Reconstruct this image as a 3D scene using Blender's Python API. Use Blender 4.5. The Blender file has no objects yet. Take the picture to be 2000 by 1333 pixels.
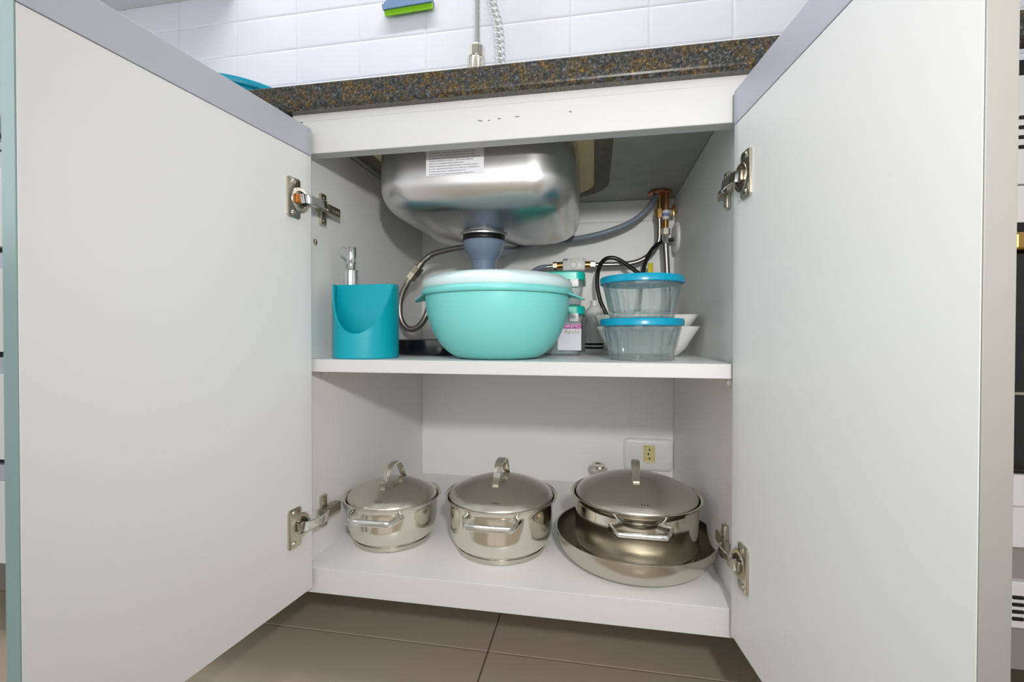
import bpy, bmesh, math, random
from mathutils import Vector, Matrix
random.seed(4)
PI = math.pi
scene = bpy.context.scene
COL = scene.collection

# ------------------------------------------------------------------ camera, light, exposure
cam_d = bpy.data.cameras.new('camera')
cam_d.sensor_width = 36.0
cam_d.lens = 895.77 * 36.0 / 2000.0
cam_d.clip_start = 0.01
cam = bpy.data.objects.new('camera', cam_d)
COL.objects.link(cam)
yaw, pit, rol = 0.176, -0.0109, 0.002
cam.matrix_world = (Matrix.Translation((0, -0.65, 0.52)) @ Matrix.Rotation(yaw, 4, 'Z')
                    @ Matrix.Rotation(PI / 2 + pit, 4, 'X') @ Matrix.Rotation(rol, 4, 'Z'))
scene.camera = cam

world = bpy.data.worlds.new('world')
scene.world = world
world.use_nodes = True
bg = world.node_tree.nodes['Background']
bg.inputs[0].default_value = (0.80, 0.90, 1.0, 1)
bg.inputs[1].default_value = 0.6


def lamp(name, kind, loc, energy, color, rot=(0, 0, 0), size=None, size_y=None, radius=None):
    d = bpy.data.lights.new(name, kind)
    d.energy = energy
    d.color = color
    if kind == 'AREA':
        d.shape = 'RECTANGLE'
        d.size = size
        d.size_y = size_y
    if radius is not None:
        d.shadow_soft_size = radius
    o = bpy.data.objects.new(name, d)
    o.location = loc
    o.rotation_euler = rot
    COL.objects.link(o)
    return o


# the photographer's flash, held a little above and to the right of the lens
fl = lamp('camera_flash', 'SPOT', (0.13, -0.86, 0.775), 24.0, (1.0, 0.985, 0.945), radius=0.030)
fl.rotation_euler = (Vector((-0.14, 0.35, 0.47)) - fl.location).to_track_quat('-Z', 'Y').to_euler()
fl.data.spot_size = math.radians(100)
fl.data.spot_blend = 1.0
# ceiling panel of the kitchen
lamp('ceiling_panel_light', 'AREA', (-0.35, -0.01, 2.57), 30, (1.0, 0.99, 0.98), size=1.5, size_y=0.08)
# daylight through the left window, then an added fill light behind the camera
lamp('window_and_fill_light', 'AREA', (-2.33, -1.0, 1.45), 12, (0.82, 0.94, 1.0), rot=(0, -PI / 2, 0), size=1.2, size_y=1.3)
lamp('window_and_fill_light', 'AREA', (-0.1, -2.23, 0.95), 15, (0.98, 0.98, 1.0), rot=(PI / 2, 0, 0), size=1.6, size_y=1.3)

scene.cycles.transparent_max_bounces = 32
vs = scene.view_settings
vs.view_transform = 'Standard'
vs.look = 'None'
vs.exposure = -0.10
vs.gamma = 1.0
vs.use_curve_mapping = False


# ------------------------------------------------------------------ materials
def lin(c):
    c /= 255.0
    return c / 12.92 if c <= 0.04045 else ((c + 0.055) / 1.055) ** 2.4


def rgb(*c):
    return (lin(c[0]), lin(c[1]), lin(c[2]), 1.0)


def mat(name, color, rough=0.5, metal=0.0, var=0.04, scale=30.0, bump=0.0, trans=0.0, ior=1.45, coat=0.0, stretch=None, spec=None):
    m = bpy.data.materials.new(name)
    m.use_nodes = True
    nt = m.node_tree
    b = nt.nodes['Principled BSDF']
    b.inputs['Roughness'].default_value = rough
    b.inputs['Metallic'].default_value = metal
    b.inputs['IOR'].default_value = ior
    b.inputs['Transmission Weight'].default_value = trans
    b.inputs['Coat Weight'].default_value = coat
    if spec is not None:
        b.inputs['Specular IOR Level'].default_value = spec
    tc = nt.nodes.new('ShaderNodeTexCoord')
    mp = nt.nodes.new('ShaderNodeMapping')
    if stretch:
        mp.inputs['Scale'].default_value = stretch
    nz = nt.nodes.new('ShaderNodeTexNoise')
    nz.inputs['Scale'].default_value = scale
    nz.inputs['Detail'].default_value = 4.0
    cr = nt.nodes.new('ShaderNodeMapRange')
    cr.inputs['To Min'].default_value = 1.0 - var
    cr.inputs['To Max'].default_value = 1.0 + var
    mx = nt.nodes.new('ShaderNodeVectorMath')
    mx.operation = 'SCALE'
    mx.inputs[0].default_value = color[:3]
    L = nt.links.new
    L(tc.outputs['Object'], mp.inputs['Vector'])
    L(mp.outputs['Vector'], nz.inputs['Vector'])
    L(nz.outputs['Fac'], cr.inputs['Value'])
    L(cr.outputs['Result'], mx.inputs['Scale'])
    L(mx.outputs['Vector'], b.inputs['Base Color'])
    if bump:
        bp = nt.nodes.new('ShaderNodeBump')
        bp.inputs['Strength'].default_value = bump
        bp.inputs['Distance'].default_value = 0.002
        L(nz.outputs['Fac'], bp.inputs['Height'])
        L(bp.outputs['Normal'], b.inputs['Normal'])
    return m


M = {}
M['melamine'] = mat('white_melamine', rgb(236, 236, 235), 0.42, var=0.012, scale=14)
M['edge'] = mat('dimmed_white_front', rgb(208, 208, 208), 0.45, var=0.012, scale=9)  # carcass white darkened to offset the bright light on front faces
M['door'] = mat('door_white_melamine', rgb(224, 224, 225), 0.45, var=0.012, scale=9)
M['profile'] = mat('grey_aluminium', rgb(184, 186, 198), 0.42, metal=0.15, var=0.02, scale=40)
M['band_pale'] = mat('pale_edge_band', rgb(150, 147, 143), 0.45, var=0.02)
M['band_aqua'] = mat('glassy_edge_band', rgb(132, 158, 157), 0.3, var=0.03)
M['tile'] = mat('glazed_white_tile', rgb(226, 227, 236), 0.14, var=0.012, scale=6, bump=0.02)
M['grout'] = mat('white_grout', rgb(218, 219, 228), 0.8, var=0.03)
M['plaster'] = mat('white_plaster', rgb(226, 226, 224), 0.9, var=0.02, scale=20, bump=0.05)
M['floor_tile'] = mat('taupe_porcelain', rgb(164, 151, 133), 0.2, var=0.05, scale=7)
M['floor_grout'] = mat('dark_grout', rgb(92, 82, 68), 0.9)
M['steel'] = mat('polished_steel', (0.79, 0.76, 0.68, 1), 0.10, 1.0, var=0.03, scale=60)
M['steel_lid'] = mat('satin_steel', (0.66, 0.63, 0.57, 1), 0.27, 1.0, var=0.05, scale=40)
M['steel_pan'] = mat('brushed_steel', (0.62, 0.58, 0.51, 1), 0.26, 1.0, var=0.06, scale=60)
M['steel_sink'] = mat('sink_steel', (0.68, 0.67, 0.67, 1), 0.30, 1.0, var=0.05, scale=25, stretch=(1, 1, 6))
M['chrome'] = mat('chrome', (0.85, 0.86, 0.87, 1), 0.07, 1.0, var=0.02)
M['nickel'] = mat('nickel', (0.62, 0.57, 0.47, 1), 0.22, 1.0, var=0.06, scale=80)
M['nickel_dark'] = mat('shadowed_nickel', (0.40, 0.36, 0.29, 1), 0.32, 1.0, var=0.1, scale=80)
M['cup_shadow'] = mat('cup_inside_shade', (0.15, 0.12, 0.09, 1), 0.42, 1.0, var=0.1, scale=80)  # dark tone painted in for the shade of the cup hollow
M['brass'] = mat('brass', (0.62, 0.36, 0.13, 1), 0.25, 1.0, var=0.1, scale=90)
M['copper'] = mat('copper', (0.55, 0.25, 0.13, 1), 0.3, 1.0, var=0.1, scale=90)
M['copper_plastic'] = mat('amber_plastic', rgb(176, 108, 44), 0.4)
M['braid'] = mat('braided_steel', (0.30, 0.28, 0.26, 1), 0.32, 0.9, var=0.35, scale=500)
M['grey_hose'] = mat('grey_hose_plastic', rgb(128, 138, 152), 0.35)
M['grey_pvc'] = mat('grey_pvc', rgb(112, 128, 148), 0.22, coat=0.3)
M['black'] = mat('black_rubber', rgb(16, 16, 18), 0.35)
M['black_gloss'] = mat('black_plastic', rgb(20, 19, 24), 0.16)
M['teal'] = mat('teal_plastic', rgb(0, 158, 176), 0.36, var=0.03)
M['blue_lid'] = mat('blue_lid_plastic', rgb(0, 148, 184), 0.26, var=0.02)
M['mint'] = mat('mint_plastic', rgb(120, 206, 203), 0.36, var=0.02)
M['mint_lid'] = mat('frosted_mint_lid', rgb(206, 228, 228), 0.32, var=0.03)
M['green_lid'] = mat('green_lid_plastic', rgb(0, 186, 170), 0.3)
M['basin'] = mat('turquoise_plastic', rgb(24, 164, 196), 0.35)
M['porcelain'] = mat('white_porcelain', rgb(232, 231, 226), 0.15, var=0.01)
M['white_plastic'] = mat('white_plastic', rgb(228, 228, 228), 0.35, var=0.02)
M['cream_plastic'] = mat('cream_plastic', rgb(214, 202, 146), 0.4, var=0.02)
M['dark'] = mat('dark_gap', rgb(24, 22, 22), 0.6)
M['board'] = mat('grey_stone_underside', rgb(166, 168, 156), 0.55, var=0.25, scale=18)
M['sealant'] = mat('tan_sealant', rgb(228, 206, 160), 0.6, var=0.15, scale=30)
M['stain'] = mat('dark_sealant', rgb(112, 108, 94), 0.7, var=0.35, scale=40)
M['lime'] = mat('lime_rubber', rgb(140, 205, 10), 0.45)
M['slate_blue'] = mat('slate_blue_plastic', rgb(112, 138, 176), 0.4)
M['yellow'] = mat('yellow_tape', rgb(214, 200, 30), 0.5)
M['magenta'] = mat('magenta_print', rgb(168, 30, 140), 0.5)
M['pale_print'] = mat('pale_print', rgb(240, 216, 236), 0.5)
M['olive_print'] = mat('olive_print', rgb(150, 146, 84), 0.5)
M['paper'] = mat('label_paper', rgb(222, 220, 228), 0.5)
M['oven_glass'] = mat('dark_oven_glass', rgb(8, 12, 13), 0.05, coat=0.5)
M['blue_label'] = mat('blue_print', rgb(120, 140, 186), 0.5)


def granite():
    m = bpy.data.materials.new('dark_granite')
    m.use_nodes = True
    nt = m.node_tree
    b = nt.nodes['Principled BSDF']
    b.inputs['Roughness'].default_value = 0.25
    L = nt.links.new
    tc = nt.nodes.new('ShaderNodeTexCoord')

    def noise(scale, detail, rough, off):
        mp = nt.nodes.new('ShaderNodeMapping')
        mp.inputs['Location'].default_value = (off, off * 0.7, off * 1.3)
        nz = nt.nodes.new('ShaderNodeTexNoise')
        nz.inputs['Scale'].default_value = scale
        nz.inputs['Detail'].default_value = detail
        nz.inputs['Roughness'].default_value = rough
        nz.inputs['Distortion'].default_value = 0.6
        L(tc.outputs['Object'], mp.inputs['Vector'])
        L(mp.outputs['Vector'], nz.inputs['Vector'])
        return nz.outputs['Fac']

    def ramp(fac, stops):
        r = nt.nodes.new('ShaderNodeValToRGB')
        e = r.color_ramp.elements
        e[0].position, e[0].color = stops[0]
        e[1].position, e[1].color = stops[-1]
        for p, c in stops[1:-1]:
            e.new(p).color = c
        L(fac, r.inputs['Fac'])
        return r.outputs['Color']

    def mix(fac, a, c):
        x = nt.nodes.new('ShaderNodeMix')
        x.data_type = 'RGBA'
        L(fac, x.inputs['Factor'])
        L(a, x.inputs['A'])
        L(c, x.inputs['B'])
        return x.outputs['Result']
    W = lambda v: (v, v, v, 1)
    base = ramp(noise(230, 5, 0.65, 0.0), [(0.32, rgb(18, 22, 22)), (0.46, rgb(44, 50, 50)), (0.54, rgb(66, 66, 66)), (0.64, rgb(104, 104, 108)), (0.76, rgb(160, 158, 156))])
    gold = ramp(noise(260, 4, 0.6, 3.0), [(0.35, rgb(36, 32, 18)), (0.52, rgb(84, 66, 34)), (0.72, rgb(176, 136, 70))])
    mask = ramp(noise(75, 5, 0.75, 7.0), [(0.47, W(0.0)), (0.60, W(0.85)), (0.80, W(1.0))])
    L(mix(mask, base, gold), b.inputs['Base Color'])
    return m


M['granite'] = granite()


def clear(name, tint, ior, refr, haze, rough):
    """clear moulded ware: see-through, part refracting, glossy by Fresnel, a little milky haze"""
    m = bpy.data.materials.new(name)
    m.use_nodes = True
    nt = m.node_tree
    nt.nodes.remove(nt.nodes['Principled BSDF'])
    out = nt.nodes['Material Output']
    L = nt.links.new
    tr = nt.nodes.new('ShaderNodeBsdfTransparent')
    tr.inputs['Color'].default_value = tint
    rf = nt.nodes.new('ShaderNodeBsdfRefraction')
    rf.inputs['Color'].default_value = tint
    rf.inputs['IOR'].default_value = ior
    rf.inputs['Roughness'].default_value = rough
    df = nt.nodes.new('ShaderNodeBsdfDiffuse')
    df.inputs['Color'].default_value = (0.76, 0.93, 0.93, 1)
    gl = nt.nodes.new('ShaderNodeBsdfGlossy')
    gl.inputs['Roughness'].default_value = max(rough, 0.03)
    lw = nt.nodes.new('ShaderNodeLayerWeight')
    lw.inputs['Blend'].default_value = 0.5
    fp = nt.nodes.new('ShaderNodeMath')
    fp.operation = 'POWER'
    fp.inputs[1].default_value = 2.0
    fr = nt.nodes.new('ShaderNodeMapRange')
    fr.inputs['To Min'].default_value = 0.05
    fr.inputs['To Max'].default_value = 0.75
    L(lw.outputs['Facing'], fp.inputs[0])
    L(fp.outputs[0], fr.inputs['Value'])
    m1 = nt.nodes.new('ShaderNodeMixShader')
    m1.inputs[0].default_value = refr
    m2 = nt.nodes.new('ShaderNodeMixShader')
    m2.inputs[0].default_value = haze
    m3 = nt.nodes.new('ShaderNodeMixShader')
    L(tr.outputs[0], m1.inputs[1])
    L(rf.outputs[0], m1.inputs[2])
    L(m1.outputs[0], m2.inputs[1])
    L(df.outputs[0], m2.inputs[2])
    L(fr.outputs[0], m3.inputs[0])
    L(m2.outputs[0], m3.inputs[1])
    L(gl.outputs[0], m3.inputs[2])
    L(m3.outputs[0], out.inputs['Surface'])
    return m


M['glass'] = clear('clear_glass', (0.975, 0.995, 0.993, 1), 1.45, 0.12, 0.05, 0.0)
M['clear_plastic'] = clear('clear_plastic', (0.98, 0.99, 0.99, 1), 1.1, 0.10, 0.14, 0.08)


def print_lines(name, rows, paper, ink, gate=0.42, wscale=90.0):
    """paper with rows of small illegible print, laid out in UV"""
    m = bpy.data.materials.new(name)
    m.use_nodes = True
    nt = m.node_tree
    b = nt.nodes['Principled BSDF']
    b.inputs['Roughness'].default_value = 0.5
    L = nt.links.new

    def math_(op, a, c=None):
        n = nt.nodes.new('ShaderNodeMath')
        n.operation = op
        for i, v in enumerate((a, c)):
            if v is None:
                continue
            if isinstance(v, (int, float)):
                n.inputs[i].default_value = v
            else:
                L(v, n.inputs[i])
        return n.outputs[0]
    uv = nt.nodes.new('ShaderNodeUVMap')
    sp = nt.nodes.new('ShaderNodeSeparateXYZ')
    L(uv.outputs['UV'], sp.inputs[0])
    u, v = sp.outputs[0], sp.outputs[1]
    vr = math_('MULTIPLY', v, rows)
    fr = math_('FRACT', vr)
    row = math_('FLOOR', vr)
    inrow = math_('MULTIPLY', math_('GREATER_THAN', fr, 0.30), math_('LESS_THAN', fr, 0.72))
    wn = nt.nodes.new('ShaderNodeTexWhiteNoise')
    wn.noise_dimensions = '1D'
    L(row, wn.inputs['W'])
    endu = math_('ADD', math_('MULTIPLY', wn.outputs['Value'], 0.30), 0.66)
    inx = math_('MULTIPLY', math_('GREATER_THAN', u, 0.05), math_('LESS_THAN', u, endu))
    cb = nt.nodes.new('ShaderNodeCombineXYZ')
    L(math_('MULTIPLY', u, wscale), cb.inputs[0])
    L(math_('MULTIPLY', row, 7.3), cb.inputs[1])
    nz = nt.nodes.new('ShaderNodeTexNoise')
    nz.inputs['Scale'].default_value = 1.0
    nz.inputs['Detail'].default_value = 3
    L(cb.outputs[0], nz.inputs['Vector'])
    word = math_('GREATER_THAN', nz.outputs['Fac'], gate)
    top = math_('GREATER_THAN', v, 0.60)
    word = math_('MAXIMUM', word, top)
    k = math_('MULTIPLY', math_('MULTIPLY', inrow, inx), word)
    k = math_('MULTIPLY', k, math_('ADD', math_('MULTIPLY', top, 0.35), 0.55))
    mx = nt.nodes.new('ShaderNodeMix')
    mx.data_type = 'RGBA'
    L(k, mx.inputs['Factor'])
    mx.inputs['A'].default_value = paper
    mx.inputs['B'].default_value = ink
    L(mx.outputs['Result'], b.inputs['Base Color'])
    return m


M['sticker'] = print_lines('sticker_print', 16, rgb(226, 226, 232), rgb(66, 62, 66))


# ------------------------------------------------------------------ mesh helpers
def bm_box(bm, x0, x1, y0, y1, z0, z1, bevel=0.0, seg=2):
    n0 = len(bm.verts)
    r = bmesh.ops.create_cube(bm, size=1.0)
    vsx = r['verts']
    for v in vsx:
        v.co = Vector(((x0 + x1) / 2 + v.co.x * (x1 - x0), (y0 + y1) / 2 + v.co.y * (y1 - y0), (z0 + z1) / 2 + v.co.z * (z1 - z0)))
    if bevel:
        es = list({e for v in vsx for e in v.link_edges})
        bmesh.ops.bevel(bm, geom=es, offset=bevel, segments=seg, profile=0.5, affect='EDGES')
    return vsx


def box(x0, x1, y0, y1, z0, z1, bevel=0.0, seg=2):
    bm = bmesh.new()
    bm_box(bm, x0, x1, y0, y1, z0, z1, bevel, seg)
    return bm


def bm_rings(bm, rings, cap0=True, cap1=True, closed=False):
    """rings: lists of points with the same count; bridged with quads"""
    vv = [[bm.verts.new(p) for p in ring] for ring in rings]
    n = len(vv[0])
    pairs = list(zip(vv[:-1], vv[1:]))
    if closed:
        pairs.append((vv[-1], vv[0]))
    for a, b in pairs:
        for i in range(n):
            j = (i + 1) % n
            try:
                bm.faces.new((a[i], a[j], b[j], b[i]))
            except ValueError:
                pass
    if not closed:
        if cap0:
            bm.faces.new(list(reversed(vv[0])))
        if cap1:
            bm.faces.new(vv[-1])
    return vv


def lathe(profile, cx=0, cy=0, cz=0, n=48, axis='Z', bm=None, rfun=None):
    """profile of (r, z); r == 0 points become poles"""
    bm = bm or bmesh.new()
    rows = []
    for k, (r, z) in enumerate(profile):
        if r <= 1e-7:
            rows.append([bm.verts.new((cx, cy, cz + z))])
        else:
            row = []
            for i in range(n):
                t = 2 * PI * i / n
                q = r * (rfun(t, k) if rfun else 1.0)
                row.append(bm.verts.new((cx + q * math.cos(t), cy + q * math.sin(t), cz + z)))
            rows.append(row)
    for a, b in zip(rows[:-1], rows[1:]):
        for i in range(n):
            j = (i + 1) % n
            if len(a) == 1 and len(b) == 1:
                break
            if len(a) == 1:
                bm.faces.new((a[0], b[j], b[i]))
            elif len(b) == 1:
                bm.faces.new((a[i], a[j], b[0]))
            else:
                bm.faces.new((a[i], a[j], b[j], b[i]))
    bmesh.ops.recalc_face_normals(bm, faces=bm.faces)
    return bm


def smooth_path(pts, sub=8):
    P = [Vector(p) for p in pts]
    P = [P[0] * 2 - P[1]] + P + [P[-1] * 2 - P[-2]]
    out = []
    for i in range(1, len(P) - 2):
        p0, p1, p2, p3 = P[i - 1:i + 3]
        for k in range(sub):
            t = k / sub
            out.append(0.5 * ((2 * p1) + (p2 - p0) * t + (2 * p0 - 5 * p1 + 4 * p2 - p3) * t * t + (3 * p1 - p0 - 3 * p2 + p3) * t ** 3))
    out.append(P[-2])
    return out


def sweep(path, section, bm=None, up=None):
    """section: list of (a, b) offsets in the transported frame"""
    bm = bm or bmesh.new()
    rings = []
    nrm = None
    for i, p in enumerate(path):
        a = path[max(0, i - 1)]
        b = path[min(len(path) - 1, i + 1)]
        t = (b - a).normalized()
        if nrm is None:
            ref = Vector(up) if up else (Vector((0, 0, 1)) if abs(t.z) < 0.9 else Vector((1, 0, 0)))
            nrm = (ref - t * ref.dot(t)).normalized()
        else:
            nrm = (nrm - t * nrm.dot(t)).normalized()
        bi = t.cross(nrm)
        sec = section(i / (len(path) - 1)) if callable(section) else section
        rings.append([p + nrm * u + bi * w for u, w in sec])
    bm_rings(bm, rings)
    bmesh.ops.recalc_face_normals(bm, faces=bm.faces)
    return bm


def circle_section(r, n=12):
    return [(r * math.cos(2 * PI * i / n), r * math.sin(2 * PI * i / n)) for i in range(n)]


def rect_section(a, b, c=0.0):
    """half sizes a (along the normal) and b, corners cut by c"""
    if not c:
        return [(-a, -b), (a, -b), (a, b), (-a, b)]
    return [(-a, -b + c), (-a + c, -b), (a - c, -b), (a, -b + c), (a, b - c), (a - c, b), (-a + c, b), (-a, b - c)]


def tube(pts, r, n=12, sub=8, bm=None):
    return sweep(smooth_path(pts, sub), circle_section(r, n), bm=bm)


def cyl(p, q, r, n=24, r2=None, bm=None):
    p, q = Vector(p), Vector(q)
    rr = r if r2 is None else r2
    path = [p, q]
    return sweep(path, lambda t: circle_section(r + (rr - r) * t, n), bm=bm)


def rrect(cx, cy, hx, hy, r, n=8):
    """rounded rectangle outline, counter-clockwise, 4*(n+1) points"""
    out = []
    for sx, sy, a0 in ((1, 1, 0), (-1, 1, PI / 2), (-1, -1, PI), (1, -1, 1.5 * PI)):
        for k in range(n + 1):
            a = a0 + (PI / 2) * k / n
            out.append((cx + sx * (hx - r) + r * math.cos(a), cy + sy * (hy - r) + r * math.sin(a)))
    return out


def origin_of(o):
    v = Vector((0, 0, 0))
    while o is not None:
        v = v + o.location
        o = o.parent
    return v


def obj(name, bm, material, parent=None, smooth=True, angle=35, **props):
    """link a bmesh given in room coordinates as one object under parent"""
    me = bpy.data.meshes.new(name)
    if parent is not None:
        off = origin_of(parent)
        for v in bm.verts:
            v.co -= off
    bm.to_mesh(me)
    bm.free()
    me.materials.append(M[material] if isinstance(material, str) else material)
    o = bpy.data.objects.new(name, me)
    COL.objects.link(o)
    if parent is not None:
        o.parent = parent
    if smooth:
        for p in me.polygons:
            p.use_smooth = True
        me.set_sharp_from_angle(angle=math.radians(angle))
    for k, v in props.items():
        o[k] = v
    return o


def thing(name, label, cat, loc=(0, 0, 0), group=None):
    o = bpy.data.objects.new(name, None)
    o.empty_display_size = 0.05
    o.location = loc
    COL.objects.link(o)
    o['label'] = label
    o['category'] = cat
    if group:
        o['group'] = group
    return o


def tag(o, label, cat, group=None):
    o['label'] = label
    o['category'] = cat
    if group:
        o['group'] = group
    return o


def copy_to(src, name, loc, parent=None):
    c = src.copy()
    c.name = name
    COL.objects.link(c)
    c.parent = parent
    c.location = loc
    return c


def structure(name, bm, m, smooth=False):
    o = obj(name, bm, m, None, smooth)
    o['kind'] = 'structure'
    return o


def text_mesh(name, body, size, m, parent, loc, rot, extrude=0.0002, width=None):
    cu = bpy.data.curves.new(name, 'FONT')
    cu.body = body
    cu.size = size
    cu.extrude = extrude
    cu.align_x = 'CENTER'
    cu.align_y = 'CENTER'
    t = bpy.data.objects.new(name + '_curve', cu)
    COL.objects.link(t)
    dg = bpy.context.evaluated_depsgraph_get()
    me = bpy.data.meshes.new_from_object(t.evaluated_get(dg))
    bpy.data.objects.remove(t)
    if width:
        xs = [v.co.x for v in me.vertices]
        k = width / (max(xs) - min(xs))
        for v in me.vertices:
            v.co.x *= k
    me.materials.clear()
    me.materials.append(M[m])
    o = bpy.data.objects.new(name, me)
    COL.objects.link(o)
    o.parent = parent
    o.location = Vector(loc) - (origin_of(parent) if parent else Vector((0, 0, 0)))
    o.rotation_euler = rot
    return o


# ------------------------------------------------------------------ room shell
RX0, RX1, RY0, RY1, RZ = -2.4, 1.7, -2.3, 0.508, 2.6
XL, XR, YB = -0.448, 0.190, 0.5055          # inner faces of the cabinet
FZ = 0.1554                                  # cabinet floor
SZ = 0.4831                                  # shelf top

floor = structure('floor', box(RX0 - 0.1, RX1 + 0.1, RY0 - 0.1, RY1 + 0.1, -0.06, -0.0015), 'floor_grout')
wall_back = structure('wall_back', box(RX0 - 0.1, RX1 + 0.1, RY1, RY1 + 0.1, 0, RZ), 'plaster')
gr_ = obj('grout_bed', box(-2.32, 1.64, RY1 - 0.0012, RY1, 0.9005, 1.51), 'grout', None, False)
gr_.parent = wall_back
structure('wall_front', box(RX0 - 0.1, RX1 + 0.1, RY0 - 0.1, RY0, 0, RZ), 'plaster')
structure('wall_right', box(RX1, RX1 + 0.1, RY0, RY1, 0, RZ), 'plaster')
structure('ceiling', box(RX0 - 0.1, RX1 + 0.1, RY0 - 0.1, RY1 + 0.1, RZ, RZ + 0.1), 'plaster')
bm = bmesh.new()                             # left wall with its window opening
bm_box(bm, RX0 - 0.1, RX0, RY0, RY1, 0, 0.8)
bm_box(bm, RX0 - 0.1, RX0, RY0, RY1, 2.1, RZ)
bm_box(bm, RX0 - 0.1, RX0, RY0, -1.7, 0.8, 2.1)
bm_box(bm, RX0 - 0.1, RX0, -0.3, RY1, 0.8, 2.1)
structure('wall_left', bm, 'plaster')
bm = bmesh.new()
for a in ((-1.7, -1.65, 0.8, 2.1), (-0.35, -0.3, 0.8, 2.1), (-1.65, -0.35, 0.8, 0.85), (-1.65, -0.35, 2.05, 2.1), (-1.02, -0.98, 0.85, 2.05)):
    bm_box(bm, RX0 - 0.07, RX0 - 0.02, a[0], a[1], a[2], a[3])
structure('window_1', bm, 'white_plastic')
bm = bmesh.new()
for a in ((-0.95, -0.90, 0.25, 1.65), (0.70, 0.75, 0.25, 1.65), (-0.90, 0.70, 0.25, 0.30), (-0.90, 0.70, 1.60, 1.65), (-0.12, -0.08, 0.30, 1.60)):
    bm_box(bm, a[0], a[1], RY0 + 0.001, RY0 + 0.05, a[2], a[3])
structure('added_fill_window', bm, 'white_plastic')  # unseen window frame added to go with the fill light
structure('baseboard_front', box(RX0, RX1, RY0, RY0 + 0.012, 0, 0.08), 'white_plastic')

# floor tiles, 60 x 60 cm, one object each
g = 0.0012
bm = bmesh.new()
top = [(0.3 - g - 0.001, 0.0)]
bm_rings(bm, [[(x, y, -0.004) for x, y in rrect(0, 0, 0.3 - g, 0.3 - g, 0.001, 1)],
              [(x, y, -0.0006) for x, y in rrect(0, 0, 0.3 - g, 0.3 - g, 0.001, 1)],
              [(x, y, 0.0) for x, y in rrect(0, 0, 0.3 - g - 0.001, 0.3 - g - 0.001, 0.001, 1)]], cap0=False)
ft = None
JX, JY = -0.1696, 0.0815
for i in range(-4, 4):
    for j in range(-5, 1):
        x, y = JX + 0.6 * i + 0.3, JY + 0.6 * j + 0.3
        if x < RX0 - 0.3 or x > RX1 + 0.3 or y > RY1 + 0.3 or y < RY0 - 0.3:
            continue
        if ft is None:
            ft = obj('tile', bm, 'floor_tile', None, False)
            ft.parent = floor
            ft.location = (x, y, 0)
        else:
            copy_to(ft, 'tile', (x, y, 0), floor)

# backsplash tiles, 19 x 10 cm, stacked in columns above the worktop, one object each
PX, PZ = 0.1890, 0.0965
hx, hz, th = PX / 2 - 0.0008, PZ / 2 - 0.0008, 0.0025


def tile_ring(off, y):
    return [(x, y, z) for x, z in rrect(0, 0, hx - off, hz - off, 0.0006, 1)]


bm = bmesh.new()
bm_rings(bm, [tile_ring(0, 0.0), tile_ring(0, -th + 0.0009), tile_ring(0.0016, -th + 0.0003), tile_ring(0.006, -th)], cap0=False)
bmesh.ops.recalc_face_normals(bm, faces=bm.faces)
wt = None
for i in range(-12, 9):
    for j in range(-4, 2):
        x = -0.0585 + PX * (i + 0.5)
        z = 1.3156 + PZ * (j + 0.5)
        if wt is None:
            wt = obj('tile', bm, 'tile', None, True, 50)
            wt.parent = wall_back
            wt.location = (x, RY1, z)
        else:
            copy_to(wt, 'tile', (x, RY1, z), wall_back)

# ------------------------------------------------------------------ wall cupboard above (only its lower edge comes into view)
wc = thing('wall_cupboard', 'pale grey wall cupboard hung above the white tiles, only its underside in view', 'cupboard', (-0.6, 0.36, 1.492))
obj('body', box(-2.0, -1.0, 0.26, RY1 - 0.003, 1.492, 1.98, 0.001), 'door', wc, False)
obj('door', box(-1.997, -1.502, 0.241, 0.259, 1.494, 1.978, 0.001), 'door', wc, False)
obj('door', box(-1.498, -1.003, 0.241, 0.259, 1.494, 1.978, 0.001), 'door', wc, False)

# ------------------------------------------------------------------ base cabinet
cab = thing('base_cabinet', 'open white sink cabinet with a middle shelf and two doors swung wide', 'cabinet', (-0.129, 0.25, 0.0))
obj('side_panel', box(XL - 0.018, XL, 0.0, YB, 0.1167, 0.8514), 'melamine', cab, False)
obj('side_panel', box(XR, XR + 0.018, 0.0, YB, 0.1167, 0.8514), 'melamine', cab, False)
bp_ = obj('bottom_panel', box(XL, XR, 0.0012, YB, 0.1167, FZ, 0.0004, 1), 'melamine', cab, False)
obj('toned_edge_strip', box(XL, XR, 0.0, 0.0011, 0.1167, FZ, 0.0004, 1), 'edge', bp_, False)  # thin strip added to carry the dimmed front tone
sh_ = obj('shelf', box(XL + 0.0008, XR - 0.0008, 0.0017, YB - 0.0005, 0.4636, SZ, 0.0004, 1), 'melamine', cab, False)
obj('toned_edge_strip', box(XL + 0.0008, XR - 0.0008, 0.0005, 0.0016, 0.4636, SZ, 0.0004, 1), 'edge', sh_, False)  # same dimmed strip along the shelf front
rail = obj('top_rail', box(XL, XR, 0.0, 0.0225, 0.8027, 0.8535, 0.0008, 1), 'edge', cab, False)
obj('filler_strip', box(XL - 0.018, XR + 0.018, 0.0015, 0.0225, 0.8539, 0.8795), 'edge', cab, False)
obj('back_panel', box(XL, XR, YB, YB + 0.0022, 0.1167, 0.7988, 0.0005, 1), 'melamine', cab, False)
obj('back_panel', box(XL, XR, YB, YB + 0.0022, 0.8012, 0.8514, 0.0005, 1), 'melamine', cab, False)
obj('plinth', box(XL - 0.018, XR + 0.018, 0.42, 0.438, 0.0, 0.1165), 'door', cab, False)
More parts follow.
